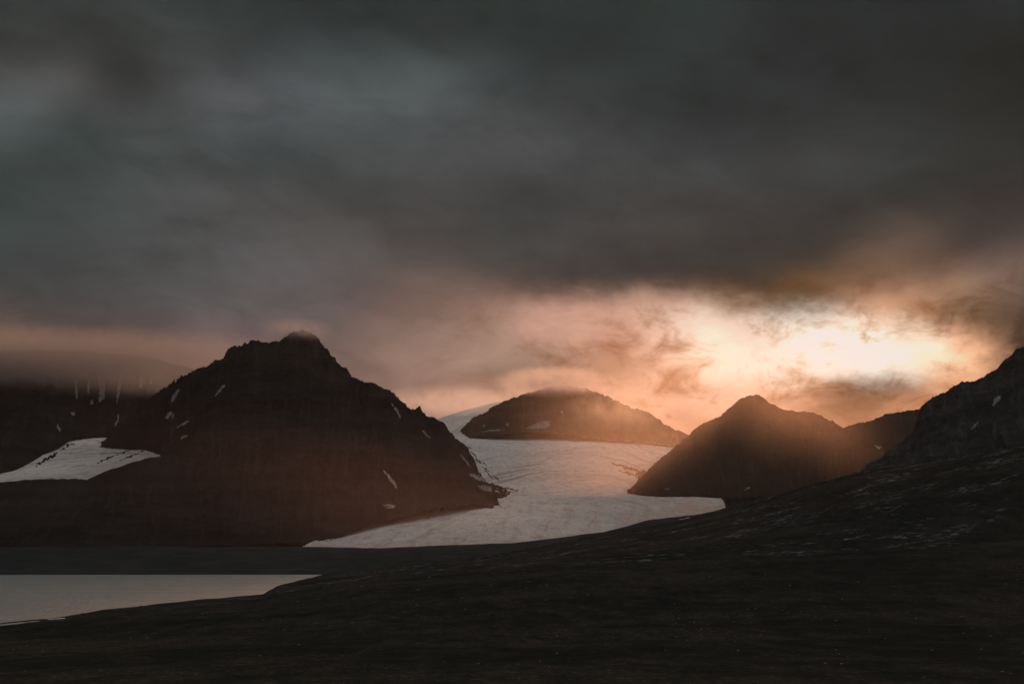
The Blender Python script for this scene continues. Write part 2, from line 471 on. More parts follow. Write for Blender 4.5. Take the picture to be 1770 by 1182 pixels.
# ------------------------------------------------------------------ mountains
def loft(name, ridge, front, mat, nu=900, nv=230, nb=30, back=2500, g_pow=1.35, rough=1.0,
         gully=26.0, gfreq=26.0, crag=9.0, seed=0.0, zback=-40.0, bend=0.0):
    R = poly(ridge, nu); Fr = poly(front, nu)
    Rw = np.stack(P(R[:, 0], R[:, 1], R[:, 2]), 1)
    Fw = np.stack(P(Fr[:, 0], Fr[:, 1], Fr[:, 2]), 1)
    Bw = Rw.copy(); Bw[:, 0] *= 1.0 + back / Rw[:, 1]; Bw[:, 1] += back; Bw[:, 2] = zback
    v = np.linspace(0, 1, nv)[:, None, None]
    A = Fw[None] + (Rw - Fw)[None] * v
    gz = (0.25 * v + 0.75 * v ** (g_pow + 0.35))
    A[..., 2] = Fw[None, :, 2] + (Rw - Fw)[None, :, 2] * gz[..., 0]
    vb = np.linspace(0, 1, nb + 1)[1:, None, None]
    B = Rw[None] + (Bw - Rw)[None] * vb
    V = np.concatenate([A, B], 0)
    vv = np.concatenate([np.linspace(0, 1, nv), 1 - np.linspace(0, 1, nb + 1)[1:]])[:, None]
    U = np.linspace(0, 1, nu)[None, :]
    x, y = V[..., 0], V[..., 1]
    # spurs and gullies running down the slope
    warp = fbm(x / 700.0, y / 700.0, seed, 4) * 0.35
    gl = fbm(U * gfreq + warp * 3 + 0 * vv, vv * 1.6 + 0 * U, seed + 2, 5, 0.55, True)
    env = np.sin(np.pi * np.clip(vv, 0, 1)) * (1 - 0.75 * np.clip(vv, 0, 1) ** 2) * 1.2
    h = gully * gl * env
    h = h + 22.0 * rough * fbm(x / 420.0, y / 420.0, seed + 5, 6, 0.52) * (env * 0.9 + 0.0)
    # broken crest
    cr = fbm(x / 150.0, y / 150.0, seed + 9, 6, 0.6, True)
    blocky = np.floor(fbm(x / 90.0, y / 90.0, seed + 11, 3) * 4) / 4
    blocky2 = np.floor(fbm(x / 45.0, y / 60.0, seed + 15, 3) * 5) / 5
    h = h + crag * ((cr - 0.35) * 0.8 + blocky * 0.8 + blocky2 * 1.1 + 0.6 * fbm(x / 22.0, y / 40.0, seed + 17, 3, 0.7)) * np.clip(vv, 0.05, 1) ** 1.6
    h = h + 3.0 * rough * fbm(x / 30.0, y / 30.0, seed + 13, 4, 0.6)
    V[..., 2] += h
    # push the face in and out too, so cliffs stand proud
    V[..., 1] += (gl * 30.0 * env + 14 * rough * fbm(x / 120.0, V[..., 2] / 60.0, seed + 21, 5, 0.55) * np.clip(vv * 1.2, 0, 1))
    return grid_mesh(name, V, mat)

def st(o, label, cat='mountain'): return tag(o, label, cat, 'structure')

m_left = loft('mountain_left',
    [(110,800,9300),(160,775,9100),(190,752,8900),(215,728,8700),(235,708,8500),(262,684,8250),(300,660,7850),(332,641,7500),(360,633,7500),(380,618,7500),(402,601,7500),
     (425,591,7500),(445,588,7500),(462,592,7500),(485,589,7500),(503,574,7500),(520,568,7500),(533,570,7500),(548,583,7500),(562,598,7500),(573,613,7450),(585,626,7400),
     (600,636,7400),(608,647,7400),(622,659,7400),(636,662,7350),(650,664,7350),(664,671,7350),(680,675,7300),(690,688,7300),(700,693,7300),(706,705,7250),
     (722,707,7200),(735,711,7200),(752,724,7150),(770,733,7150),(780,748,7100),(795,762,7050),(808,775,7000),(818,792,6950),(824,806,6900),(830,818,6850),(840,828,6800),(847,838,6750),(852,850,6650),(857,878,6400)],
    [(90,830,8600),(180,785,8600),(250,782,8300),(276,785,7700),(288,810,7000),(300,862,6300),(335,912,5700),(400,938,5400),(560,938,5400),(650,905,5750),(720,885,6000),(790,872,6200),(840,872,6350),(860,890,6300),(880,905,6300)],
    M_ROCK_L, 1300, 330, 30, 2600, 1.15, 1.5, 62, 26, 22, 1.0)
st(m_left, 'tall black scree mountain with jagged crest left of the glacier')

m_spur = loft('moraine_spur',
    [(-420,838,6300),(-100,836,6300),(0,833,6300),(60,828,6300),(130,827,6300),(150,829,6300),(180,815,6350),(225,800,6400),(262,790,6500),(300,784,6600),(350,800,6700),(450,840,6900)],
    [(-600,945,5200),(-100,944,5200),(0,944,5200),(130,944,5250),(330,944,5350),(480,941,5400)],
    M_ROCK_L, 600, 120, 20, 900, 0.9, 0.6, 10, 16, 3, 3.0, 80.0)
st(m_spur, 'low dark moraine ridge in front of the small left glacier', 'moraine')

m_farl = loft('mountain_far_left',
    [(-700,590,11500),(-200,600,11500),(0,608,11500),(100,605,11500),(180,610,11500),(260,618,11600),(340,640,11700),(420,668,11800),(520,720,11800)],
    [(-700,860,7600),(-200,845,7700),(0,824,8000),(45,804,8350),(90,778,8800),(130,757,9250),(230,753,9300),(300,760,9800),(420,790,9900)],
    M_ROCK_L, 800, 220, 20, 2500, 0.55, 1.3, 55, 34, 12, 5.0)
st(m_farl, 'cloud capped dark cliff streaked with snow couloirs at the far left')

m_cen = loft('mountain_center',
    [(780,765,11700),(800,738,11700),(812,727,11700),(830,716,11700),(850,704,11700),(880,690,11700),(905,681,11700),(925,676,11700),(945,670,11700),(965,668,11700),(990,668,11700),
     (1015,672,11700),(1040,680,11650),(1060,690,11600),(1075,696,11600),(1092,705,11550),(1110,709,11500),(1122,714,11500),(1135,724,11450),(1150,733,11400),(1160,740,11400),(1180,746,11350),(1200,756,11300),(1230,775,11200)],
    [(780,790,11000),(815,754,10900),(850,752,10850),(900,748,10800),(960,748,10750),(1010,756,10700),(1060,760,10650),(1120,764,10600),(1180,772,10500),(1230,800,10300)],
    M_ROCK_C, 900, 150, 24, 2500, 1.1, 2.6, 55, 26, 16, 8.0)
st(m_cen, 'low brown mountain rising from the glacier with mist on its top')

m_right = loft('mountain_right',
    [(1085,850,7300),(1100,832,7450),(1120,812,7600),(1138,795,7700),(1155,782,7800),(1175,764,7900),(1195,748,8000),(1203,738,8000),(1225,727,8050),(1245,718,8050),(1258,708,8050),(1270,696,8050),(1283,687,8050),(1295,683,8050),(1308,682,8050),(1320,687,8050),
     (1332,696,8050),(1345,704,8050),(1360,709,8050),(1385,711,8050),(1403,712,8050),(1418,718,8050),(1435,727,8050),(1455,738,8050),(1480,750,8000),(1520,775,7900),(1600,830,7600)],
    [(1085,862,7100),(1110,864,7000),(1180,874,6900),(1250,880,6800),(1350,885,6700),(1450,890,6600),(1600,900,6400)],
    M_ROCK_R, 1000, 240, 24, 2600, 1.2, 1.4, 60, 22, 10, 12.0)
st(m_right, 'brown mountain with a rounded rocky knob right of the glacier')

m_back = loft('mountain_back_right',
    [(1300,800,10200),(1400,760,10200),(1455,740,10200),(1480,733,10200),(1505,727,10200),(1530,716,10200),(1560,711,10200),(1590,706,10200),(1640,696,10200),(1760,680,10200),(1900,660,10200)],
    [(1300,860,8900),(1450,830,8900),(1550,820,8900),(1700,810,8900),(1900,800,8900)],
    M_ROCK_R, 500, 120, 20, 2500, 1.1, 1.0, 25, 18, 12, 15.0)
st(m_back, 'low brown ridge behind the rounded knob mountain')

m_slope = loft('mountain_near_right',
    [(1440,850,3300),(1480,822,3500),(1500,803,3600),(1520,790,3650),(1545,775,3700),(1565,758,3750),(1578,745,3750),(1586,722,3800),(1592,708,3800),(1600,700,3800),(1610,691,3800),(1624,684,3800),(1640,673,3800),(1660,663,3800),(1685,657,3800),(1700,648,3800),(1725,632,3800),(1748,615,3800),(1755,604,3800),(1768,598,3800),
     (1830,560,3800),(1950,500,3800),(2200,430,3800),(2600,380,3800)],
    [(1440,870,2900),(1500,860,2800),(1600,850,2750),(1770,840,2700),(2000,830,2600),(2600,820,2500)],
    M_ROCK_N, 1000, 280, 24, 2200, 1.15, 0.8, 26, 26, 12, 21.0)
st(m_slope, 'steep black mountain side at the right edge with a small snow patch')

# ------------------------------------------------------------------ plain and foreground hillside
def rows_surface(name, rows, mat, nu, nv, amps, seed, mask=None):
    Rw = []
    for r in rows:
        q = poly(r, nu) if r[0][0] != 'w' else None
        Rw.append(np.stack(P(q[:, 0], q[:, 1], q[:, 2]), 1))
    V = catmull(Rw, nv)
    x, y = V[..., 0], V[..., 1]
    h = 0
    for i, (L, a, ly) in enumerate(amps):
        h = h + a * fbm(x / L, y / (L * ly), seed + i * 7, 5, 0.55)
    if mask is not None: h = h * mask(V)
    V[..., 2] += h
    return grid_mesh(name, V, mat)

plain = rows_surface('moraine_plain', [
    [(-900,996,3560),(-200,995,3600),(0,995,3610),(570,995,3620),(700,1000,3500),(1000,1005,3400),(1300,1010,3300),(1700,1010,3200)],
    [(-900,992,3700),(0,991.5,3720),(570,991,3740),(700,988,3760),(1000,978,3800),(1300,960,3800),(1700,950,3800)],
    [(-900,965,4200),(0,965,4200),(570,965,4200),(700,960,4250),(1000,945,4350),(1200,915,4500),(1300,900,4600),(1700,890,4700)],
    [(-900,947,4700),(0,946,4700),(540,946,4700),(660,947,4750),(800,942,4800),(885,938,4850),(985,926,4950),(1040,920,5000),(1090,908,5050),(1120,899,5100),(1180,892,5150),(1230,888,5200),(1270,872,5200),(1400,850,5300),(1700,830,5400)],
    [(-900,948,5200),(0,947,5200),(540,947,5250),(660,951,5250),(885,946,5350),(985,936,5450),(1120,915,5600),(1250,890,5800),(1400,865,5900),(1700,845,6000)],
    [(-900,952,6500),(0,952,6500),(540,952,6500),(885,960,6500),(985,960,6500),(1120,950,6800),(1250,940,6900),(1400,930,6900),(1700,930,7000)],
    ], M_PLAIN, 700, 200, [(300, 5.0, 1.0), (60, 2.0, 1.0)], 31.0,
    lambda V: np.clip((V[..., 2] - 1.5) / 12.0, 0.02, 1.0))
st(plain, 'dark gravel moraine plain between the lake and the glacier', 'plain')

def hill_surface():
    nc, ne = 1040, 36
    pxs = np.linspace(-500, 2400, nc)
    rows = [
     # D of near rows is measured from the eye; heights follow the slope the photograph looks down
     ('n', -600, 47.0, 1400), ('n', -120, 48.0, 1300), ('n', 12, 47.6, 1250), ('n', 70, 42.0, 1250),
     [(-500,1190,200),(0,1190,200),(885,1190,200),(1770,1184,200),(2400,1172,200)],
     [(-500,1125,480),(0,1118,480),(500,1100,500),(885,1085,520),(1300,1072,540),(1770,1056,560),(2400,1040,560)],
     [(-500,1092,900),(0,1086,900),(250,1060,1000),(450,1042,1060),(600,1020,1100),(800,998,1150),(1000,978,1170),(1300,968,1200),(1500,955,1220),(1770,934,1250),(2400,910,1300)],
     [(-500,1088,1010),(0,1082,1010),(110,1070,1100),(180,1060,1150),(240,1054,1200),(350,1046,1300),(455,1038,1350),(600,1014,1420),(800,993,1430),(1000,974,1440),(1300,964,1460),(1500,952,1480),(1770,930,1500),(2400,905,1550)],
     [(-500,1080,1150),(0,1078,1060),(110,1066,1200),(180,1052,1300),(240,1046.5,1400),(350,1036,1600),(455,1028,1750),(478,1014,1900),(530,1000,2150),(572,992,2400),(640,984,2500),(730,974,2550),(800,966,2600),(860,957,2620),(950,943,2650),(1000,934,2680),(1100,916,2700),(1180,899,2700),(1250,879,2650),(1300,866,2600),(1400,838,2500),(1500,813,2400),(1640,794,2300),(1770,768,2200),(2400,690,2100)],
     [(-500,1094,1400),(0,1094,1300),(110,1086,1500),(180,1076,1500),(240,1068,1700),(350,1058,1800),(455,1050,2000),(478,1034,2200),(530,1016,2450),(572,1006,2800),(640,1000,2900),(730,990,3000),(860,979,3000),(1000,960,3000),(1180,932,3000),(1300,900,2900),(1400,880,2800),(1500,860,2700),(1770,830,2600),(2400,760,2500)],
     [(-500,1100,2200),(0,1100,2200),(240,1070,2300),(455,1058,2500),(530,1040,3100),(640,1020,3500),(860,1000,3800),(1180,965,3900),(1400,945,3900),(1770,925,3900),(2400,900,3800)]]
    W_ = []
    for r in rows:
        if r[0] == 'n':
            _, D, z, half = r
            x = (pxs - CX) / F * 200.0
            q = np.stack([x, np.full(nc, float(D)), np.full(nc, float(z))], 1)
        else:
            p = np.array(r, float)
            py = np.interp(pxs, p[:, 0], p[:, 1]); D = np.interp(pxs, p[:, 0], p[:, 2])
            q = np.stack(P(pxs, py, D), 1); half = 3200 if D.mean() > 1500 else 2200
        t = np.linspace(0, 1, ne + 1)[:, None]
        Lf = np.array([q[0, 0] - half, q[0, 1], q[0, 2] - 18 if q[0, 2] > 20 else -6.0]); Rt = np.array([q[-1, 0] + half, q[-1, 1], q[-1, 2] + 60])
        W_.append(np.concatenate([Lf + (q[0] - Lf) * t[:-1], q, q[-1] + (Rt - q[-1]) * t[1:]], 0))
    V = catmull(W_, 620)
    x, y = V[..., 0], V[..., 1]
    h = 0
    for i, (L, a_, ly) in enumerate([(260, 5.5, 1.6), (45, 2.4, 1.5), (9, 0.6, 1.2)]):
        h = h + a_ * fbm(x / L, y / (L * ly), 51.0 + i * 7, 5, 0.55)
    V[..., 2] += h * np.clip(y / 900.0, 0.02, 1.0) * np.clip((V[..., 2] + 4) / 12.0, 0.15, 1.0)
    return grid_mesh('hillside', V, M_TUNDRA)
hill = hill_surface()
st(hill, 'dark tundra hillside filling the foreground and rising to the right', 'hillside')

# ------------------------------------------------------------------ glaciers
def glacier(name, rows, mat, nu, nv, seed, ax=1.0):
    Rw = []
    for r in rows:
        q = poly(r, nu); Rw.append(np.stack(P(q[:, 0], q[:, 1], q[:, 2]), 1))
    V = catmull(Rw, nv)
    x, y = V[..., 0], V[..., 1]
    h = 9 * fbm(x / 500, y / 700, seed, 4) + 6.0 * fbm(x / 90, y / 60, seed + 3, 5, 0.6)
    arch = y / 42.0 + 3.0 * fbm(x / 600, y / 600, seed + 8, 3) + (x / 900.0) ** 2
    field = np.clip(fbm(x / 700, y / 900, seed + 6, 3) * 2.0 + 0.5, 0, 1)
    h = h - 4.5 * field * np.clip(fbm(x / 260, arch, seed + 5, 3, 0.6, True), 0, 1) ** 2
    V[..., 2] += h * ax
    return grid_mesh(name, V, mat)

gl = glacier('glacier', [
    [(520,944,5250),(650,960,5150),(880,955,5250),(1000,950,5350),(1100,940,5450),(1200,925,5600),(1262,905,5900)],
    [(532,938,5350),(650,944,5350),(880,938,5450),(1000,926,5600),(1100,910,5800),(1200,893,6100),(1254,876,6350)],
    [(585,920,5700),(700,912,5800),(850,903,5950),(1000,893,6150),(1120,880,6350),(1200,874,6450),(1252,868,6600)],
    [(650,903,6150),(740,882,6400),(850,866,6600),(1000,862,6750),(1120,858,6850),(1200,858,6900),(1246,861,6900)],
    [(740,870,6900),(830,848,7150),(950,845,7300),(1060,842,7400),(1120,850,7400),(1180,866,7350),(1246,885,7200)],
    [(740,830,8000),(830,818,8150),(950,817,8200),(1060,818,8250),(1130,822,8250),(1190,838,8250),(1246,860,8200)],
    [(720,788,9500),(820,783,9500),(950,784,9500),(1100,786,9600),(1190,788,9700),(1260,800,9800)],
    [(700,752,11200),(800,752,11200),(950,754,11200),(1080,758,11300),(1190,764,11500),(1280,770,11800)],
    [(690,745,13000),(760,735,13100),(800,722,13200),(850,714,13300),(950,735,13000),(1190,760,13000),(1280,765,13000)],
    [(690,745,15000),(760,722,15000),(800,709,15200),(850,697,15400),(885,691,15500),(950,720,15000),(1190,760,14800),(1280,765,14800)],
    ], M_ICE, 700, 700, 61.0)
st(gl, 'large pale glacier flowing down between the mountains to the plain', 'glacier')

gl2 = glacier('glacier_upper_left', [
    [(-300,870,6900),(0,850,6900),(150,845,6900),(300,830,6900),(400,820,6950)],
    [(-300,838,7200),(0,830,7200),(150,822,7200),(300,800,7200),(400,790,7200)],
    [(-200,845,7800),(0,822,7900),(40,808,7900),(150,798,7900),(290,780,7900),(400,770,7900)],
    [(-150,850,8600),(20,822,8700),(75,785,8700),(160,774,8700),(280,770,8700),(400,765,8700)],
    [(-150,850,9200),(60,800,9200),(115,762,9300),(160,757,9300),(280,757,9300),(400,755,9300)],
    [(-150,860,9900),(60,830,9900),(125,775,9900),(180,756,9900),(280,756,9900),(400,755,9900)],
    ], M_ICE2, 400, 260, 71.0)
st(gl2, 'small grey glacier between the far left cliff and the tall black mountain', 'glacier')

# ------------------------------------------------------------------ snow patches lying on the slopes
bpy.context.view_layer.update()
_bvh = {}
def bvh(o):
    if o.name not in _bvh:
        _bvh[o.name] = BVHTree.FromObject(o, bpy.context.evaluated_depsgraph_get())
    return _bvh[o.name]
EYE = Vector((0, 0, H))
def hit(o, px, py):
    d = Vector(P(px, py, 1000.0)) - EYE
    r = bvh(o).ray_cast(EYE, d.normalized())
    return r[0], r[1]

def in_poly(pts, x, y):
    c = False; n = len(pts); j = n - 1
    for i in range(n):
        xi, yi = pts[i]; xj, yj = pts[j]
        if (yi > y) != (yj > y) and x < (xj - xi) * (y - yi) / (yj - yi) + xi: c = not c
        j = i
    return c

def snow_patch(on, pts, label, lift=3.0, step=0.6, rag=1.0, mat=None, seed=0, name='snow_patch', cat='snow patch', group=None):
    xs = [p[0] for p in pts]; ys = [p[1] for p in pts]
    x0, x1, y0, y1 = min(xs) - 2, max(xs) + 2, min(ys) - 2, max(ys) + 2
    nx, ny = int((x1 - x0) / step) + 1, int((y1 - y0) / step) + 1
    X, Y = np.meshgrid(x0 + np.arange(nx) * step, y0 + np.arange(ny) * step)
    wx = X + rag * 4.5 * fbm(X / 5, Y / 4, seed + 1.5, 4, 0.6)
    wy = Y + rag * 3.5 * fbm(X / 5, Y / 4, seed + 9.5, 4, 0.6)
    hole = fbm(X / 4, Y / 3, seed + 20.5, 4, 0.7)
    ins = np.zeros(X.shape, bool)
    for j in range(ny):
        for i in range(nx):
            ins[j, i] = in_poly(pts, wx[j, i], wy[j, i]) and hole[j, i] < 0.26
    verts, idx, faces = [], {}, []
    dist = {}
    def V(j, i):
        if (j, i) in idx: return idx[(j, i)]
        p, nrm = hit(on, X[j, i], Y[j, i])
        if p is None: idx[(j, i)] = None; return None
        inner = all(0 <= j + a < ny and 0 <= i + b < nx and ins[j + a, i + b] for a in (-1, 0, 1) for b in (-1, 0, 1))
        q = p + Vector((0, -0.35, 1)).normalized() * (lift if inner else lift * 0.15)
        idx[(j, i)] = len(verts); verts.append(q); dist[idx[(j, i)]] = (p - EYE).length
        return idx[(j, i)]
    for j in range(ny - 1):
        for i in range(nx - 1):
            if ins[j:j + 2, i:i + 2].sum() >= 3:
                f = [V(j, i), V(j + 1, i), V(j + 1, i + 1), V(j, i + 1)]
                if None in f: continue
                ds = [dist[k] for k in f]
                if max(ds) - min(ds) > 0.03 * min(ds): continue
                faces.append(f)
    if not faces: return None
    # close it into a solid: an underside sunk into the slope plus a rim
    n0 = len(verts)
    low = [v - Vector((0, -0.35, 1)).normalized() * (lift * 2.5) for v in verts]
    cnt = {}
    for f in faces:
        for a, b in zip(f, f[1:] + f[:1]): cnt[(a, b)] = 1
    rim = [(b, a, a + n0, b + n0) for (a, b) in cnt if (b, a) not in cnt]
    under = [tuple(k + n0 for k in reversed(f)) for f in faces]
    c = sum(verts, Vector()) / n0
    me = bpy.data.meshes.new(name)
    me.from_pydata([tuple(v - c) for v in verts + low], [], [tuple(f) for f in faces] + rim + under)
    me.update()
    for p_ in me.polygons: p_.use_smooth = True
    me.materials.append(mat or M_SNOW)
    o = bpy.data.objects.new(name, me); o.location = c; COL.objects.link(o)
    tag(o, label, cat, 'thing', group)
    return o

def streak(x0, y0, x1, y1, w0, w1, bow=0.0):
    """tapering strip polygon"""
    n = 7; L, R_ = [], []
    dx_, dy_ = x1 - x0, y1 - y0; l = math.hypot(dx_, dy_); nx_, ny_ = -dy_ / l, dx_ / l
    for k in range(n):
        t = k / (n - 1); w = (w0 + (w1 - w0) * t) / 2 * (0.35 + 0.65 * math.sin(math.pi * (0.08 + 0.84 * t)))
        b = bow * math.sin(math.pi * t)
        x, y = x0 + dx_ * t + nx_ * b, y0 + dy_ * t + ny_ * b
        L.append((x + nx_ * w, y + ny_ * w)); R_.append((x - nx_ * w, y - ny_ * w))
    return L + R_[::-1]

SN = [
 # tall black mountain, left flank
 (m_left, [(308,672),(310,675),(304,686),(298,696),(295,693),(299,682)], 'slanted snow patch high on the left flank of the tall black mountain'),
 (m_left, [(284,722),(291,712),(298,711),(296,718),(288,724)], 'broad snow patch in the middle of the black mountain\'s left flank'),
 (m_left, streak(301,714,297,723,4,3), 'small snow fleck just right of the broad patch on the black mountain'),
 (m_left, streak(327,727,306,739,3.5,3), 'thin slanting snow streak below the broad patch on the black mountain'),
 (m_left, streak(324,752,311,758,3.5,3), 'short snow dash lowest on the black mountain\'s left flank'),
 (m_left, streak(388,665,371,685,5,3), 'faint snow streaks highest on the face of the tall black mountain'),
 (m_farl, streak(205,716,197,737,4,3,-2), 'curved snow streak on the edge between cliff and black mountain'),
 (m_farl, streak(231,737,243,746,4,3), 'hooked snow streak above the small grey glacier'),
 (m_left, streak(676,697,692,722,2.5,5,-2), 'thin curving snow gully below the broken right shoulder'),
 (m_left, streak(730,744,743,757,4,3), 'short snow dash near the right edge of the black mountain'),
 (m_left, streak(662,812,686,843,4,6,-1), 'long thin snow streak on the lower reddish scree'),
 (m_left, [(662,872),(672,870),(684,874),(681,879),(670,878)], 'bright small snow patch near the foot of the black mountain'),
 (m_left, [(810,818),(825,820),(845,828),(862,833),(868,838),(850,836),(828,830),(812,823)], 'upper pale snow tongue where the black mountain meets the glacier'),
 (m_left, [(826,838),(840,838),(858,844),(862,848),(846,850),(830,845)], 'lower pale snow tongue where the black mountain meets the glacier'),
 (m_left, streak(795,785,812,806,3,4,-1), 'narrow snow streak on the mountain edge above the pale snow tongues'),
 # far left cliff couloirs
 (m_farl, streak(131,655,133,690,6,4), 'leftmost long snow couloir in the far cliff'),
 (m_farl, streak(154,655,152,680,5,5), 'short dim snow couloir second from left in the far cliff'),
 (m_farl, [(168,648),(178,645),(182,665),(181,690),(170,695),(171,675)], 'widest snow couloir in the middle of the far cliff'),
 (m_farl, streak(209,646,202,698,8,3), 'long curved snow couloir to the right of the widest one'),
 (m_farl, streak(245,650,243,672,8,4), 'faint snow couloir near the cloud right of the curved one'),
 (m_farl, streak(262,652,260,666,5,3), 'tiny snow couloir second from right in the far cliff'),
 (m_farl, [(156,692),(161,691),(160,699),(156,700)], 'small bright snow fleck below the short couloir'),
 (m_farl, [(121,713),(130,711),(130,717),(124,718)], 'small bright snow fleck low on the far cliff'),
 (m_farl, streak(99,733,105,745,5,4,1), 'dim snow fleck above the left edge of the grey glacier'),
 # centre mountain
 (m_cen, streak(832,746,872,742,3,3), 'long thin snow rim under the left foot of the central mountain'),
 (m_cen, [(925,734),(933,728),(951,728),(950,738),(938,741),(915,742)], 'cluster of snow fingers at the foot of the central mountain'),
 (m_cen, streak(908,742,926,733,3,3), 'thin snow finger left of the cluster on the central mountain'),
 (m_cen, [(968,710),(973,709),(973,715),(969,715)], 'single snow fleck halfway up the central mountain'),
 (m_cen, [(874,732),(879,731),(879,736),(874,736)], 'tiny snow fleck low on the central mountain\'s left side'),
 (m_cen, [(834,734),(839,733),(839,737),(835,738)], 'tiny snow fleck nearest the left tip of the central mountain'),
 # right mountains
 (m_back, [(1505,771),(1513,769),(1525,772),(1518,778),(1510,777)], 'bright snow patch in the gap beside the near black slope'),
 (m_right, streak(1288,847,1296,841,3.5,3), 'small snow dash near the foot of the knob mountain'),
 (m_right, streak(1149,846,1158,844,3,3), 'tiny snow dash beside the glacier on the knob mountain'),
 (m_right, [(1431,829),(1436,829),(1436,834),(1432,834)], 'tiny snow fleck just above the hillside crest'),
 (m_slope, [(1719,687),(1731,684),(1729,690),(1718,701),(1715,701)], 'grey wedge of snow on the steep near black slope'),
 (m_slope, streak(1691,729,1678,743,3,3), 'thin dim snow streak below the wedge on the near black slope'),
]
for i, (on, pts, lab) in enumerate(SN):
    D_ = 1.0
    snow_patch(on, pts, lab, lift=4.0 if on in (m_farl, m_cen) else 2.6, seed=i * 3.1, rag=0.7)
# dark debris lying on the ice
M_DEBRIS = M_ROCK_R
for i, (pts, lab) in enumerate([
  ([(1098,815),(1130,812),(1150,830),(1125,852),(1112,848),(1104,832)], 'dark rock debris where the ice bends round the knob mountain'),
  (streak(1055,800,1112,818,2.5,7,-1), 'thin dark debris band trailing left of the debris by the knob mountain'),
  (streak(1068,812,1100,822,2,4,0), 'short dark debris wisp under the thin band'),
  ([(832,830),(866,840),(886,850),(876,858),(850,864),(826,862)], 'dark debris fan where the black mountain ends on the glacier'),
  (streak(846,858,812,868,4,3,0), 'short debris band along the ice at the foot of the black mountain'),
  (streak(800,868,745,880,4,3,0), 'long debris band where the lower ice meets the black mountain'),
  (streak(785,870,757,884,4.6,3.4,0), 'dark moraine finger pointing down onto the lower ice'),
  (streak(768,872,742,885,3,2,0), 'thinner dark moraine finger just left of the other one'),
  (streak(862,842,905,850,3,2,0), 'thin debris line reaching right onto the ice from the debris fan'),
  ]):
    snow_patch(gl, pts, lab, lift=3.0, seed=200 + i * 5, rag=1.5, mat=M_DEBRIS, name='rock_debris', cat='rock debris')
for i, (pts, lab) in enumerate([
  (streak(250,768,168,800,2.5,4,1), 'long dark debris stripe across the small left glacier'),
  (streak(98,783,60,806,5,4,0), 'ragged dark debris at the left margin of the small glacier'),
  (streak(128,765,104,778,4,3,0), 'small debris patch high on the left margin of the small glacier'),
  (streak(256,776,205,797,3,3,0), 'dark debris stripe near the right tip of the small glacier'),
  ]):
    snow_patch(gl2, pts, lab, lift=3.0, seed=300 + i * 5, rag=1.5, mat=M_DEBRIS, name='rock_debris', cat='rock debris')
for i in range(16):
    t = (i + 0.5) / 16
    x_, y_ = 806 + 44 * t + (i * 7 % 5) * 3.0 * t + 4, 772 + 60 * t + (i * 5 % 7)
    snow_patch(gl, streak(x_ - 3, y_ - 3, x_ + 4 + i % 3, y_ + 3 + i % 4, 2.4, 1.4), 'small dark debris fleck along the ice margin beside the black mountain', lift=2.5, seed=400 + i * 5,
               rag=0.8, step=0.5, mat=M_DEBRIS, name='rock_debris', cat='rock debris', group='debris flecks along the left ice margin')
# snow strips on the moraine
snow_patch(plain, [(1162,905),(1175,897),(1188,894),(1200,894),(1196,897),(1184,899),(1172,905)], 'pale snow strip on the moraine at the right end of the glacier', lift=1.2, seed=91)

# ------------------------------------------------------------------ boulders
def boulder_mesh(seed, mat):
    bm = bmesh.new()
    bmesh.ops.create_icosphere(bm, subdivisions=2, radius=1.0)
    r = random.Random(seed)
    sx, sy, sz = r.uniform(0.9, 1.4), r.uniform(0.8, 1.2), r.uniform(0.5, 0.8)
    P0 = np.array([v.co[:] for v in bm.verts])
    n = fbm(P0[:, 0] * 1.3 + seed, P0[:, 1] * 1.3, P0[:, 2] * 1.3, 3)
    for v, k in zip(bm.verts, n):
        v.co *= 1.0 + 0.45 * float(k)
        v.co.z = max(v.co.z, -0.5)
        v.co = Vector((v.co.x * sx, v.co.y * sy, v.co.z * sz))
    me = bpy.data.meshes.new('boulder'); bm.to_mesh(me); bm.free()
    me.materials.append(mat)
    return me
rnd = random.Random(11)
bm_pale = [boulder_mesh(i, M_STONE) for i in range(4)]
bm_rust = [boulder_mesh(i + 9, M_STONE_R) for i in range(3)]
bm_dark = [boulder_mesh(i + 19, M_STONE_D) for i in range(3)]
def boulder(me, px, py, size_px, label, group=None):
    p, n = hit(hill, px, py)
    if p is None: return None
    s = size_px / F * p.y * 0.5
    o = bpy.data.objects.new('boulder', me); COL.objects.link(o)
    o.location = p + Vector((0, 0, 0.15 * s)); o.scale = (s, s, s); o.rotation_euler = (0, 0, rnd.uniform(0, 6.28))
    tag(o, label, 'boulder', 'thing', group)
    return o
boulder(bm_dark[0], 244, 1048.5, 6, 'dark boulder on the shore outline right of the smaller one')
boulder(bm_dark[1], 145, 1062, 8, 'wide dark boulder lowest on the shore outline at left')
boulder(bm_dark[2], 232, 1050, 4, 'small dark boulder beside the larger one on the shore outline')
boulder(bm_dark[0], 96, 1069.5, 4, 'leftmost small dark boulder against the lake')
boulder(bm_dark[1], 549, 997.5, 6, 'dark boulder on the point of land at the far end of the lake')
n_ = 0
while n_ < 210:
    px, py = rnd.uniform(0, 1770), 985 + 190 * rnd.random() ** 0.9
    if fbm(np.array([px / 220.0]), np.array([py / 60.0]), 3.3, 3)[0] + rnd.uniform(-0.4, 0.4) < 0.05: continue
    if px < 560 and py < 1090 - px * 0.1: continue
    rust = rnd.random() < 0.35
    sz = rnd.choice((1.5, 1.8, 2.2, 2.8, 3.6, 3.0 + 2.5 * max(0.0, (py - 1080) / 100)))
    o = boulder(rnd.choice(bm_rust if rust else bm_pale), px, py, sz,
                'tiny reddish stone lying on the dark hillside' if rust else 'tiny pale grey stone lying on the dark hillside',
                'reddish stones on the hillside' if rust else 'pale stones on the hillside')
    n_ += 1

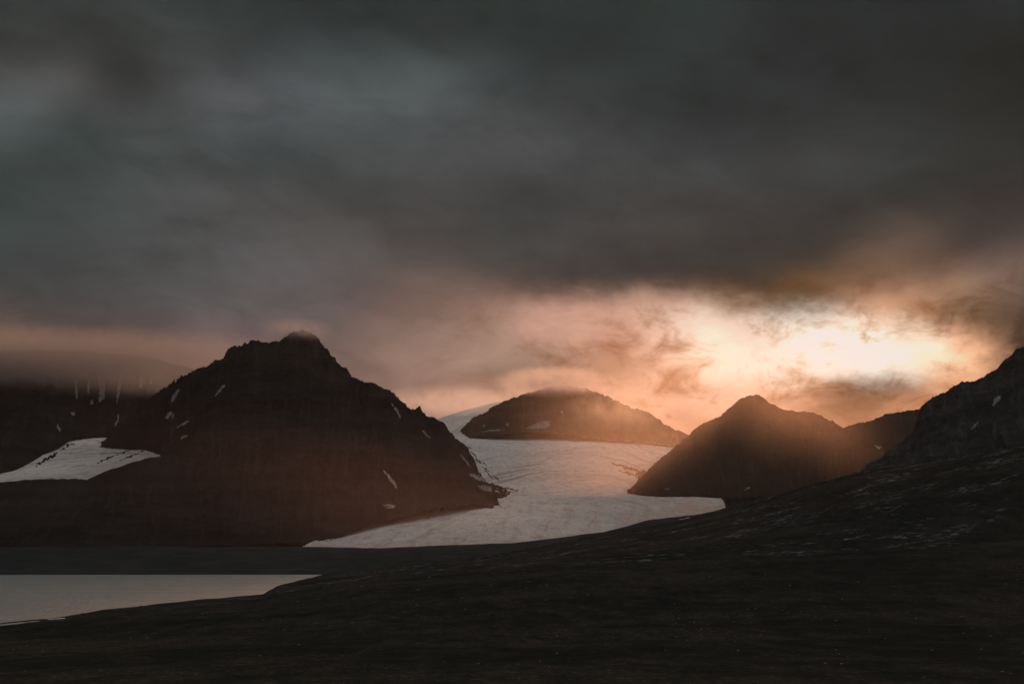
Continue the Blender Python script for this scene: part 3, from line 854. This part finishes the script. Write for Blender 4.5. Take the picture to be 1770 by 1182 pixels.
# ------------------------------------------------------------------ clouds and mist
def box_mesh(name, x0, x1, y0, y1, z0, z1):
    me = bpy.data.meshes.new(name)
    v = [(x, y, z) for x in (x0, x1) for y in (y0, y1) for z in (z0, z1)]
    me.from_pydata(v, [], [(0,1,3,2),(4,6,7,5),(0,4,5,1),(2,3,7,6),(0,2,6,4),(1,5,7,3)])
    me.update()
    o = bpy.data.objects.new(name, me); COL.objects.link(o)
    return o

def vol_mat(name, color, build_density, aniso=0.3):
    m, out = new_mat(name)
    v = m.node_tree.nodes.new('ShaderNodeVolumePrincipled')
    v.inputs['Color'].default_value = (*color, 1)
    v.inputs['Anisotropy'].default_value = aniso
    d = build_density()
    if isinstance(d, E): m.node_tree.links.new(d.s, v.inputs['Density'])
    else: v.inputs['Density'].default_value = d
    m.node_tree.links.new(v.outputs[0], out.inputs['Volume'])
    return m

hz = box_mesh('haze', -16000, 16000, -600, 19000, -13.0, 1850.0)
hz.data.materials.append(vol_mat('thin_evening_haze', (0.92, 0.90, 0.90), lambda: 0.9e-6, 0.45))
tag(hz, 'thin evening haze filling the air of the valley', 'haze', 'stuff')

def cloud(px, py, D, rx, ry, rz, dens, color, label, scale=3.0, soft=0.6, seed=0.0, aniso=0.3, name='cloud', thr=0.35, detail=5):
    """ellipsoid of cloud; rx, rz in photo pixels at distance D, ry in metres"""
    c = P(px, py, D); a, b = rx / F * D, rz / F * D
    bm = bmesh.new(); bmesh.ops.create_icosphere(bm, subdivisions=4, radius=1.0)
    me = bpy.data.meshes.new(name); bm.to_mesh(me); bm.free()
    o = bpy.data.objects.new(name, me); COL.objects.link(o)
    o.location = c; o.scale = (a, ry, b)
    def dn():
        co = obj_co()
        ln = E.tree.nodes.new('ShaderNodeVectorMath'); ln.operation = 'LENGTH'; E.tree.links.new(co, ln.inputs[0])
        r = E(ln.outputs['Value'])
        # noise in near-isotropic metres
        iso = vmath('MULTIPLY', co, (a / b, ry / b, 1.0)); iso = vmath('ADD', iso, (seed, seed * 0.7, 0))
        n = fac(noise(iso, scale, detail, 0.6, 0.3))
        shell = smooth(r + (n - 0.5) * soft * 1.4, 1.0 - 0.02, 1.0 - soft)
        edge = smooth(r, 0.98, 0.75)
        return shell * edge * smooth(n, thr, thr + 0.3) * dens
    o.data.materials.append(vol_mat(name + '_vapour', color, dn, aniso))
    tag(o, label, 'cloud', 'stuff')
    return o

cloud(40, 632, 10000, 640, 1200, 72, 0.0060, (0.29, 0.265, 0.27), 'low cloud bank covering the top of the far left cliff', 2.2, 1.15, 1.0, thr=0.3)
cloud(514, 570, 7300, 80, 260, 24, 0.0080, (0.34, 0.31, 0.31), 'wisp of cloud on the summit of the tall black mountain', 1.8, 1.1, 2.0, thr=0.35)
cloud(960, 660, 11300, 130, 500, 32, 0.0095, (0.85, 0.70, 0.62), 'mist cap on the top of the central mountain', 1.8, 0.9, 3.0)
cloud(1060, 712, 10700, 120, 400, 46, 0.0024, (0.98, 0.76, 0.60), 'glowing mist spilling down the right flank of the central mountain', 1.4, 0.95, 4.0)
cloud(770, 694, 13300, 170, 900, 30, 0.0016, (0.85, 0.74, 0.68), 'mist over the head of the glacier', 1.4, 0.9, 5.0)

# sunlit vapour lying in the valley in front of the mountains, thinning upwards
def valley_mist(name, x0, x1, y0, y1, z0, z1, dens, color, label, seed, aniso=0.6):
    o = box_mesh(name, x0, x1, y0, y1, z0, z1)
    def dn():
        co = obj_co()
        sp = E.tree.nodes.new('ShaderNodeSeparateXYZ'); E.tree.links.new(co, sp.inputs[0])
        X, Y, Z = (E(sp.outputs[i]) for i in range(3))
        n = fac(noise(co, 0.0009, 3, 0.55))
        fx = smooth(X, x0, x0 + (x1 - x0) * 0.35) * smooth(X, x1, x1 - (x1 - x0) * 0.25)
        fy = smooth(Y, y0, y0 + (y1 - y0) * 0.3) * smooth(Y, y1, y1 - (y1 - y0) * 0.3)
        fz = smooth(Z + (n - 0.5) * 500.0, z1 - 60, z0 + (z1 - z0) * 0.25)
        return fx * fy * fz * smooth(Z, z1, z1 - 80.0) * smooth(n, 0.2, 0.6, 0.5, 1.0) * dens
    o.data.materials.append(vol_mat(name + '_vapour', color, dn, aniso))
    tag(o, label, 'mist', 'stuff')
    return o
valley_mist('mist', -6500, 900, 4300, 6400, -5.0, 640.0, 2.9e-5, (0.95, 0.64, 0.54), 'thin reddish evening mist over the lower slopes of the tall black mountain', 1.0)
valley_mist('mist', -100, 1900, 6200, 8100, 330.0, 1350.0, 1.0e-4, (0.95, 0.62, 0.42), 'thin orange mist before the knob mountain', 2.0)
valley_mist('mist', -1300, 2200, 7600, 11200, 300.0, 1500.0, 1.2e-5, (0.97, 0.74, 0.60), 'pale warm mist over the upper glacier below the central mountain', 3.0)
